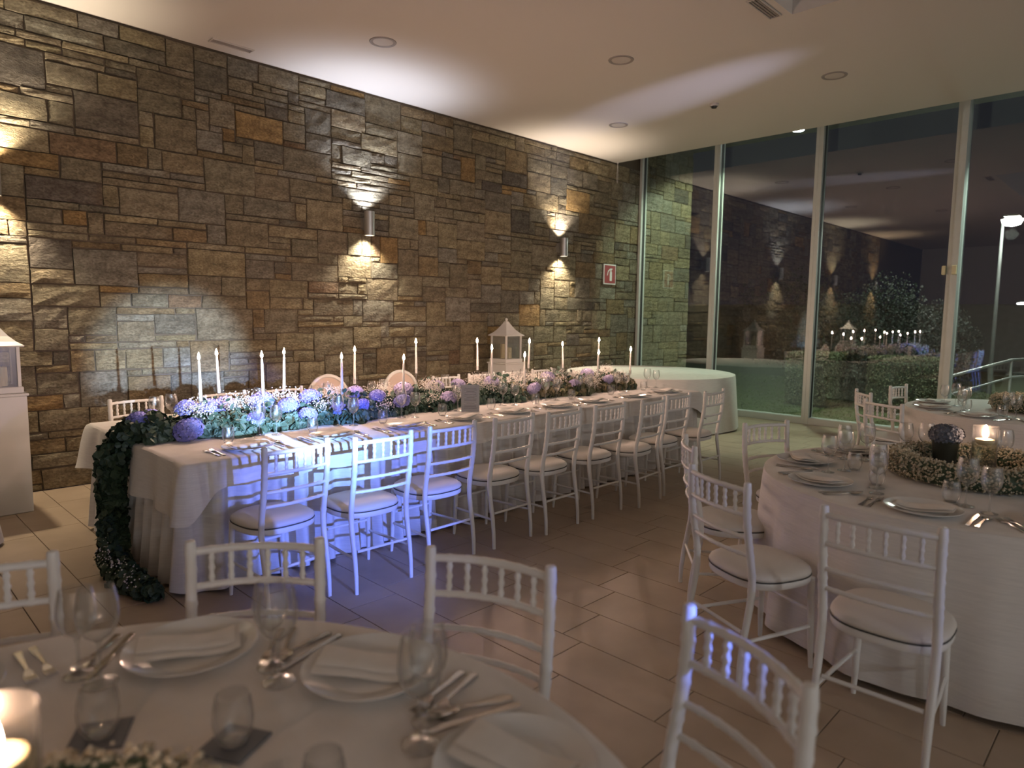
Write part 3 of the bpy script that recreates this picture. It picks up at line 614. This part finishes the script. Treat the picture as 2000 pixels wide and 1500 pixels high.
for i, x in enumerate((1.85, 2.50, 3.12, 3.72, 4.45, 5.02, 5.62, 6.25)):
    setting(x, 5.46, PI+math.radians(random.uniform(-3, 3)), f'at the {ORD[i+1]} wall-side setting from the eucalyptus cascade', 'along the wall side', glasses=((.06, .2), (.165, .17)), tumbler=(-.05, .23))
def round_settings(c, r, degs, names, grp, gl=((.115, .23), (.215, .165)), tb=(.05, .27), coaster=False):
    for d, nm in zip(degs, names):
        a = math.radians(d); px, py = c[0]+(r-.2)*math.cos(a), c[1]+(r-.2)*math.sin(a); rz = a+PI/2
        setting(px, py, rz, nm, grp, gl, None if coaster else tb, nap=random.uniform(-.25, .25)+.3)
        if coaster:
            cx, cy = c[0]+(r-.53)*math.cos(a+.12), c[1]+(r-.53)*math.sin(a+.12)
            tag(mk('slate_coaster', MB().bbox(-.05, .05, -.05, .05, 0, .006, .0015), M['slate'], None, (cx, cy, ZC), rz+.2, smooth=False), f'square grey slate coaster {nm}', 'coaster', 'slate coasters')
            place('tumbler', b_tumbler, f'clear stemless tumbler standing on the slate coaster {nm}', (cx, cy, ZC+.0062), 0, 'tumblers on slate coasters')
round_settings(CB, 1.0, (89, 50.5, 17, -18), ('facing the lantern pedestal, slate coaster table', 'facing the cascade end, slate coaster table', 'facing the aisle floor, slate coaster table', 'facing the hydrangea table, slate coaster table'), 'on the slate coaster table', gl=((.15, .13), (.215, .09)), coaster=True)
round_settings(CC, .97, (99, 139, 180, 219, 59, 19, -21), ('facing the long table, hydrangea table', 'at the side-back chair, hydrangea table', 'at the pulled-out aisle chair, hydrangea table', 'next past the aisle chair, hydrangea table', 'at the window-side chair, hydrangea table', 'toward the window post table, hydrangea table', 'farthest from the aisle, hydrangea table'), 'on the hydrangea table')
round_settings(CDD, 1.0, (120, 160, 200, 85, 235), ('toward the long table, window post table', 'at the pulled-out chair, window post table', 'toward the hydrangea table, window post table', 'against the glass, window post table', 'on the aisle side, window post table'), 'on the window post table')

# ------------------------------------------------------------------ tapers and holders
def b_holder(h):
    def f():
        t = thing('candle_holder', '', 'candle holder')
        mk('foot', MB().lathe([(0, .0), (.04, .0), (.042, .004), (.015, .012), (.006, .02)], 24), M['glass'], t)
        mk('stem', MB().lathe([(.006, .019), (.005, .06), (.005, h-.05), (.009, h-.035)], 12), M['glass'], t)
        mk('cup', MB().lathe([(.008, h-.036), (.0135, h-.03), (.0145, h+.012), (.0155, h+.014)], 18), M['glass'], t); return t
    return f
def build_taper(L):
    t = thing('taper_candle', '', 'candle')
    mk('wax', MB().lathe([(0, 0), (.0108, 0), (.0112, .01), (.0085, L-.03), (.0062, L-.008), (.0045, L), (0, L-.001)], 16), M['wax'], t)
    mk('wick', MB().tube([(0, 0, L-.003), (.001, 0, L+.008)], .0011, 6), M['wick'], t)
    mk('flame', MB().lathe([(0, L+.003), (.006, L+.008), (.0095, L+.017), (.0082, L+.028), (.004, L+.042), (0, L+.055)], 12), M['flame'], t); return t
FL = [(1.743, 4.6, 1.321), (2.027, 5.0, 1.319), (2.175, 4.6, 1.318), (2.535, 5.0, 1.312), (2.81, 4.6, 1.286), (3.179, 5.0, 1.312), (3.392, 4.6, 1.255), (3.837, 5.0, 1.366), (4.419, 4.6, 1.311), (4.604, 5.0, 1.358),
      (4.869, 4.6, 1.23), (5.354, 5.0, 1.34), (5.927, 5.0, 1.295), (6.055, 4.6, 1.216), (6.585, 5.0, 1.331), (6.687, 4.6, 1.234)]
for i, (x, y, z) in enumerate(FL):
    L = .27 if i != 12 else .25; h = z-.02-L-ZC; tl = random.uniform(-.025, .025)
    o = b_holder(h)(); o.location = (x, y, ZC); o['label'] = f'slim clear glass candle holder, {ORD[i+1]} from the eucalyptus cascade'; o['group'] = 'candle holders on the long table'
    o = build_taper(L); o.location = (x, y, ZC+h-.027); o.rotation_euler = (tl*.6, tl, 0); o['label'] = f'lit white taper candle, {ORD[i+1]} from the eucalyptus cascade along the long table'; o['group'] = 'taper candles on the long table'
# framed menu card
t = thing('table_card', 'grey printed menu card standing in a clear holder on the long table', 'card', (3.86, 4.28, ZC), math.radians(-42))
mk('holder', MB().box(-.08, .08, -.005, -.003, 0, .235).box(-.08, .08, -.03, -.003, 0, .003), M['glass'], t, smooth=False); mk('card', MB().box(-.076, .076, -.0025, -.001, .004, .232), M['print'], t, smooth=False)
for q in range(14): w_ = (.05, .055, .035, .052)[q % 4]; mk('text_line', MB().box(-w_, w_, -.0031, -.0025, .2-q*.013, .2035-q*.013), M['ink'], t, smooth=False)

# ------------------------------------------------------------------ garland on the long table
gar = thing('garland', 'eucalyptus garland with blue hydrangeas and gypsophila along the table, trailing to the floor', 'garland', (0, 0, 0))
def half_tube(n, x0, x1, wy, hz, y0=4.74):
    x = rng.uniform(x0, x1, n); ph = rng.uniform(0, PI, n); r = rng.uniform(.55, 1.0, n)**.5
    m_ = 1+.18*np.sin(x*7.1)+.12*np.sin(x*13.7+1); cy = y0+.05*np.sin(x*1.9)
    taper = np.clip((x1+.05-x)/.25, .25, 1)
    P = np.stack([x, cy+wy*r*np.cos(ph)*m_*taper, ZC+.01+hz*r*np.sin(ph)*m_*taper], 1); N = np.stack([rng.normal(0, .3, n), np.cos(ph), np.sin(ph)], 1)
    return P, N
P, N = half_tube(6200, 1.38, 5.1, .275, .12); leaf_cloud('eucalyptus_leaves', P, .058, M['leaf'], gar, N, jit=.9)
P, N = half_tube(3600, 4.7, 6.8, .28, .13); leaf_cloud('olive_leaves', P, .068, M['leafw'], gar, N, jit=.9)
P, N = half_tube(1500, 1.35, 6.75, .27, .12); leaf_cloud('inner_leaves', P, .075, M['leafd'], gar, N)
P, N = half_tube(900, 1.4, 6.6, .26, .20); leaf_cloud('eucalyptus_sprigs', P, .05, M['leaf'], gar, None)
def path_cloud(pts, rad, n):
    pts = np.array(pts, float); seg = np.linalg.norm(np.diff(pts, axis=0), axis=1); cs = np.r_[0, np.cumsum(seg)]; s = rng.uniform(0, cs[-1], n)
    C = np.stack([np.interp(s, cs, pts[:, k]) for k in range(3)], 1); R = np.interp(s, cs, rad); d = rng.normal(size=(n, 3)); d /= np.linalg.norm(d, axis=1)[:, None]
    return C+d*(R*rng.uniform(.5, 1.05, n)**.6)[:, None], d
CAS = [(1.5, 4.7, .85), (1.34, 4.70, .82), (1.23, 4.70, .68), (1.215, 4.70, .45), (1.21, 4.67, .22), (1.17, 4.55, .085), (1.14, 4.32, .065), (1.16, 4.1, .06), (1.2, 3.92, .05)]
P, N = path_cloud(CAS, [.11, .11, .10, .085, .085, .085, .085, .075, .045], 3200); P[:, 2] = np.maximum(P[:, 2], .012); leaf_cloud('trailing_leaves', P, .056, M['leafd'], gar, N, jit=.9, wid=.42)
P, _ = path_cloud([(1.2, 4.68, .2), (1.1, 4.5, .12), (1.12, 4.25, .12), (1.15, 4.0, .09)], [.06]*4, 260); floret_cloud('trailing_gypsophila', P, .005, M['breath'], gar)
def build_hyd(m, name='hydrangea'):
    V = []; F = []; n = 110
    for i in range(n):
        z = 1-1.75*(i+.5)/n; r = math.sqrt(max(0, 1-z*z)); a = i*2.39996; d = Vector((r*math.cos(a), r*math.sin(a), z*.82)); c = d*.068*random.uniform(.9, 1.06)
        u = d.orthogonal().normalized(); w_ = d.normalized().cross(u); rot = random.uniform(0, 1.57)
        for k in range(4):
            b1 = rot+k*PI/2; e = u*math.cos(b1)+w_*math.sin(b1); s_ = u*math.cos(b1+PI/2)+w_*math.sin(b1+PI/2); q = .0155
            o = len(V); V += [tuple(c), tuple(c+e*q*.6+s_*q*.5+d*.002), tuple(c+e*q+d*.004), tuple(c+e*q*.6-s_*q*.5+d*.002)]; F.append((o, o+1, o+2, o+3))
    mb = MB(); mb.v = V; mb.f = F; return mb.mesh(name, m, False)
HY = [build_hyd(M['hyd']), build_hyd(M['hydl'])]
HPOS = ((1.40, -.02, .12, 0, 1.0), (2.06, -.2, .08, 0, .95), (2.36, -.12, .14, 0, 1.05), (2.92, -.19, .1, 0, .95), (1.72, .05, .16, 0, 1.0), (2.02, .1, .16, 1, .95), (1.52, .12, .10, 0, 1.05), (1.62, -.20, .06, 0, 1.25), (1.86, .0, .15, 0, 1.2), (2.24, .02, .17, 0, 1.2), (2.62, .0, .17, 0, 1.1), (2.74, -.17, .08, 0, 1.0), (3.05, .05, .17, 1, .95), (3.32, -.18, .10, 0, 1.0), (3.5, .0, .17, 1, 1.1), (3.9, .05, .16, 1, 1.05), (4.25, .12, .15, 1, .95), (3.8, -.2, .09, 1, 1.0),
                       (4.55, .0, .17, 1, 1.0), (4.9, -.2, .1, 1, .95), (5.35, -.02, .17, 1, 1.0), (5.5, -.22, .1, 1, .9), (6.05, .0, .17, 1, 1.0), (6.15, -.18, .11, 1, .9), (3.15, -.1, .15, 0, .9), (2.45, -.22, .08, 0, .9))
for x, dy, z, k, s in HPOS:
    o = link('hydrangea', HY[k], gar, (x, 4.74+dy*1.2, ZC+z+.012), random.uniform(0, 6)); o.scale = (s*1.08, s*1.08, s*.95); o.rotation_euler[0] = -dy*-2.5
cl = []
for i in range(95):
    x = 1.45+5.1*random.random()**1.1; a = random.uniform(.4, 2.85); ctr = np.array([x, 4.74+.05*math.sin(x*1.9)+.25*math.cos(a), ZC+.04+.165*math.sin(a)])
    if min((ctr[0]-q[0])**2+(ctr[1]-4.74-q[1])**2 for q in HPOS) < .0125: continue
    cl.append(ctr+rng.normal(0, .034, (150, 3))*np.array([1.3, 1, .8]))
floret_cloud('gypsophila_sprays', np.concatenate(cl), .0047, M['breath'], gar)

# ------------------------------------------------------------------ centrepieces on the round tables
def hurricane(c, label, water=True):
    t = thing('floating_candle_vase', label, 'candle vase', (c[0], c[1], ZC))
    mk('vase', MB().lathe([(0, .001), (.055, .001), (.058, .006), (.058, .275), (.0565, .276)], 36), M['glass'], t)
    mk('water', MB().lathe([(0, .006), (.0555, .006), (.0555, .19), (0, .19)], 32), M['water'], t)
    mk('floating_candle', MB().lathe([(0, .176), (.03, .178), (.042, .192), (.043, .206), (.036, .208), (0, .205)], 28), M['cream'], t)
    mk('flame', MB().lathe([(0, .21), (.009, .216), (.014, .231), (.011, .25), (.006, .268), (0, .285)], 14), M['flame2'], t)
def wreath(c, R, r, n, label, m):
    a = rng.uniform(0, 2*PI, n); d = rng.normal(size=(n, 3)); d /= np.linalg.norm(d, axis=1)[:, None]; q = r*rng.uniform(.4, 1.0, n)**.5; d[:, 2] *= .8
    P = np.stack([c[0]+R*np.cos(a), c[1]+R*np.sin(a), np.full(n, ZC+r*.8)], 1)+d*q[:, None]; P[:, 2] = np.maximum(P[:, 2], ZC+.005)
    t = thing('gypsophila_wreath', label, 'wreath', (0, 0, 0)); floret_cloud('florets', P, .0062, m, t)
    a = [2*PI*i/32 for i in range(33)]; mk('wreath_base', MB().tube([(c[0]+R*math.cos(x), c[1]+R*math.sin(x), ZC+r*.7) for x in a], r*.66, 10, False), M['leafd'], t)
hurricane((4.29, .69), 'glass vase with a lit floating candle inside the wreath on the hydrangea table')
wreath((4.24, .72), .35, .085, 10000, 'gypsophila wreath around the hydrangea pot and candle vase', M['breathd'])
hurricane((CB[0]+.05, CB[1]+.09), 'glass vase with a lit floating candle on the slate coaster table')
wreath((CB[0]+.04, CB[1]-.03), .25, .07, 6000, 'gypsophila wreath around the candle on the slate coaster table', M['breathd'])
wreath((CDD[0]+.02, CDD[1]-.05), .28, .1, 7000, 'gypsophila wreath on the table beside the window post', M['breathd'])
hurricane(CDD, 'glass vase with a lit floating candle on the table beside the window post')
t = thing('flower_pot', 'dark pot holding a slate blue hydrangea beside the floating candle', 'flower pot', (4.3, .87, ZC))
mk('pot', MB().lathe([(0, .0), (.05, .0), (.064, .15), (.066, .175), (.06, .175), (.056, .15), (0, .15)], 28), M['pot'], t)
o = link('hydrangea', build_hyd(M['hydd']), t, (0, 0, .205)); o.scale = (1.2, 1.2, 1.0)

# ------------------------------------------------------------------ lanterns on pedestals
def lantern(x, y, label, lab_p):
    p = thing('pedestal', lab_p, 'pedestal', (x, y, 0)); h = .175
    mk('body', MB().bbox(-h, h, -h, h, 0, .925, .006), M['white'], p, smooth=False); mk('top', MB().bbox(-h-.012, h+.012, -h-.012, h+.012, .925, .945, .004), M['white'], p, smooth=False)
    t = thing('lantern', label, 'lantern', (x, y, .946)); q = .15
    mk('base', MB().bbox(-q-.01, q+.01, -q-.01, q+.01, 0, .05, .005), M['white'], t, smooth=False)
    for sx in (-1, 1):
        for sy in (-1, 1): mk('post', MB().bbox(sx*(q-.011)-.011, sx*(q-.011)+.011, sy*(q-.011)-.011, sy*(q-.011)+.011, .05, .36, .002), M['white'], t, smooth=False)
    for sx, sy in ((1, 0), (-1, 0), (0, 1), (0, -1)):
        e = q-.011; mk('pane', MB().box(sx*e-(.0015 if sx else q-.022), sx*e+(.0015 if sx else q-.022), sy*e-(.0015 if sy else q-.022), sy*e+(.0015 if sy else q-.022), .05, .36), M['glass'], t, smooth=False)
    v = []; L = [(.175, .36), (.178, .37), (.135, .40), (.095, .44), (.06, .49), (.032, .535), (.03, .55)]
    for r, z in L: v += [(-r, -r, z), (r, -r, z), (r, r, z), (-r, r, z)]
    f = [(4*i+j, 4*i+(j+1) % 4, 4*i+4+(j+1) % 4, 4*i+4+j) for i in range(len(L)-1) for j in range(4)]+[(3, 2, 1, 0), (24, 25, 26, 27)]
    mk('roof', MB().add(v, f), M['white'], t, smooth=False); mk('finial', MB().lathe([(.03, .55), (.034, .556), (.012, .565), (.02, .585), (.012, .6), (0, .605)], 16), M['white'], t)
    for cx, cy, hh in ((-.045, .02, .20), (.05, -.01, .15), (.0, -.06, .09)):
        c = mk('pillar_candle', MB().lathe([(0, 0), (.036, 0), (.036, hh-.004), (.03, hh), (0, hh-.006)], 20, (cx, cy, .0505)), M['cream'], t); mk('wick', MB().tube([(cx, cy, .05+hh-.008), (cx, cy, .05+hh+.012)], .0015, 6), M['wick'], c)
lantern(6.63, 6.62, 'white pagoda-roofed lantern behind the long table', 'white pedestal behind the long table')
lantern(.925, 6.55, 'white pagoda-roofed lantern beside the bare round table', 'white pedestal beside the bare round table')

# ------------------------------------------------------------------ outdoors beyond the glass
tag(mk('lawn', MB().box(GX+.1, 60, -40, 60, -.35, -.06), M['soil'], smooth=False), 'mown lawn outside the glazed wall', kind='structure')
n = 26000; G = np.stack([rng.uniform(GX+.2, 19, n), rng.uniform(-2, 9.5, n), np.full(n, -.045)], 1); leaf_cloud('grass', G, .06, M['grass'], None, np.tile([0, .3, 1.0], (n, 1)), wid=.12)
tag(bpy.data.objects['grass'], 'short green grass on the lawn outside', 'grass')
tag(mk('roof_soffit', MB().box(GX+.2, 12.3, -9, 9, 4.8, 5.0), M['far'], smooth=False), 'overhanging eave outside the glass', kind='structure')
for fy, fl in ((4.68, 'bright white floodlight under the eave above the lawn'), (.75, 'bright white floodlight under the eave by the garden steps')):
  t = thing('floodlight', fl, 'floodlight', (11.35, fy, 4.8))
  mk('bracket', MB().tube([(0, 0, 0), (0, 0, -.1)], .015, 8), M['alu'], t); mk('housing', MB().lathe([(0, -.08), (.06, -.09), (.1, -.17), (.09, -.17), (.05, -.12)], 24), M['alu'], t); mk('lens', MB().lathe([(0, -.165), (.09, -.165), (.085, -.175), (0, -.19)], 24), M['floodl'], t)
spot('flood_beam', (11.35, 4.68, 4.58), (12.7, 5.9, 0), FLOOD_W, (.80, 1, .72), 136, .25, .08)
spot('flood_beam', (11.35, .75, 4.58), (12.7, .9, 0), FLOOD_W*.8, (.80, 1, .85), 136, .25, .08)
def hedge(x, y, sx, sy, h, n, label, m='hedge', size=.036, cat='hedge', name='hedge'):
    t = thing(name, label, cat, (x, y, 0)); f = rng.integers(0, 5, n); u = rng.uniform(-1, 1, (n, 3)); P = u.copy()
    for k, (ax, sg) in enumerate(((0, 1), (0, -1), (1, 1), (1, -1), (2, 1))): P[f == k, ax] = sg*rng.uniform(.85, 1.03, (f == k).sum())
    P = P*np.array([sx/2, sy/2, h/2])+np.array([0, 0, h/2]); leaf_cloud('foliage', P, size, M[m], t)
    mk('branches', MB().bbox(-sx*.42, sx*.42, -sy*.42, sy*.42, -.06, h*.9, .04), M['leafd'], t, smooth=False)
hedge(13.3, 4.87, .9, .85, .95, 11000, 'pale clipped box hedge standing on the lawn beyond the lantern reflection')
hedge(13.6, 3.4, .9, 1.1, .92, 11000, 'pale clipped box hedge on the lawn next to the window post')
def shrub(x, y, r, h, n, label, m='shrub', size=.055):
    t = thing('shrub', label, 'shrub', (x, y, -.06)); d = rng.normal(size=(n, 3)); d /= np.linalg.norm(d, axis=1)[:, None]; q = rng.uniform(.45, 1.05, n)**.6
    P = d*q[:, None]*np.array([r, r, h/2])*(1+.25*np.sin(d[:, :1]*5+d[:, 2:]*7))+np.array([0, 0, h*.52]); leaf_cloud('foliage', P, size, M[m], t)
    mk('stem', MB().tube([(0, 0, 0), (.03, 0, h*.3), (0, .04, h*.6)], [.05, .04, .02], 8), M['leafd'], t)
for x, y, r, h, lab in ((13.4, 4.2, .17, 1.2, 'small dark shrub squeezed between the two clipped hedges'), (16.8, 4.75, .95, 2.4, 'large loose dark shrub behind the clipped hedges'), (19.2, 6.9, 1.1, 2.1, 'broad dark shrub beyond the corner table'), (19.6, 4.3, .8, 1.9, 'round dark shrub by the railing'), (22.6, 9.2, 1.7, 3.0, 'tall dark shrub at the end of the lawn')):
    shrub(x, y, r, h, 8000, lab)
t = thing('handrail', 'galvanised handrail of the garden steps outside', 'railing', (0, 0, 0)); zr = -.06
mk('top_rail', MB().tube([(12.6, 2.6, .68), (14.2, 2.0, .93), (17, 1.4, .93)], .025, 10), M['rail'], t); mk('mid_rail', MB().tube([(12.6, 2.6, .38), (14.2, 2.0, .63), (17, 1.4, .63)], .018, 10), M['rail'], t)
for x, y, z in ((12.6, 2.6, .68), (14.2, 2.0, .93), (15.6, 1.7, .93), (17, 1.4, .93)): mk('post', MB().tube([(x, y, zr), (x, y, z)], .022, 10), M['rail'], t)
def street_lamp(x, y, z, label, wt, s=1):
    t = thing('street_lamp', label, 'street lamp', (x, y, -.06)); mk('pole', MB().tube([(0, 0, 0), (0, 0, z+.1)], [.05*s, .03*s], 10), M['far'], t)
    mk('arm', MB().tube([(0, 0, z+.08), (-.2*s, -.1*s, z+.14), (-.5*s, -.25*s, z+.12)], .022*s, 8), M['alu'], t); mk('head', MB().bbox(-.75*s, -.35*s, -.38*s, -.12*s, z+.08, z+.14, .02), M['alu'], t); mk('lamp', MB().lathe([(0, z-.1), (.15*s, z-.06), (.2*s, z+.05), (0, z+.08)], 20, (-.55*s, -.25*s, 0)), M['lampw'], t)
    point('street_lamp_light', (x-.55*s, y-.25*s, z-.32), wt, (.9, 1, .85), .12)
street_lamp(18.5, 2.98, 3.75, 'street lamp with glaring white head beyond the garden rail', 160)
street_lamp(40, 5.6, 2.4, 'distant white lamp far across the garden', 200, 1.4)
tag(mk('garden_wall', MB().bbox(26, 26.4, -20, 30, -.06, 2.1, .03), M['far'], smooth=False), 'low dark garden wall at the far side of the lawn', 'wall')
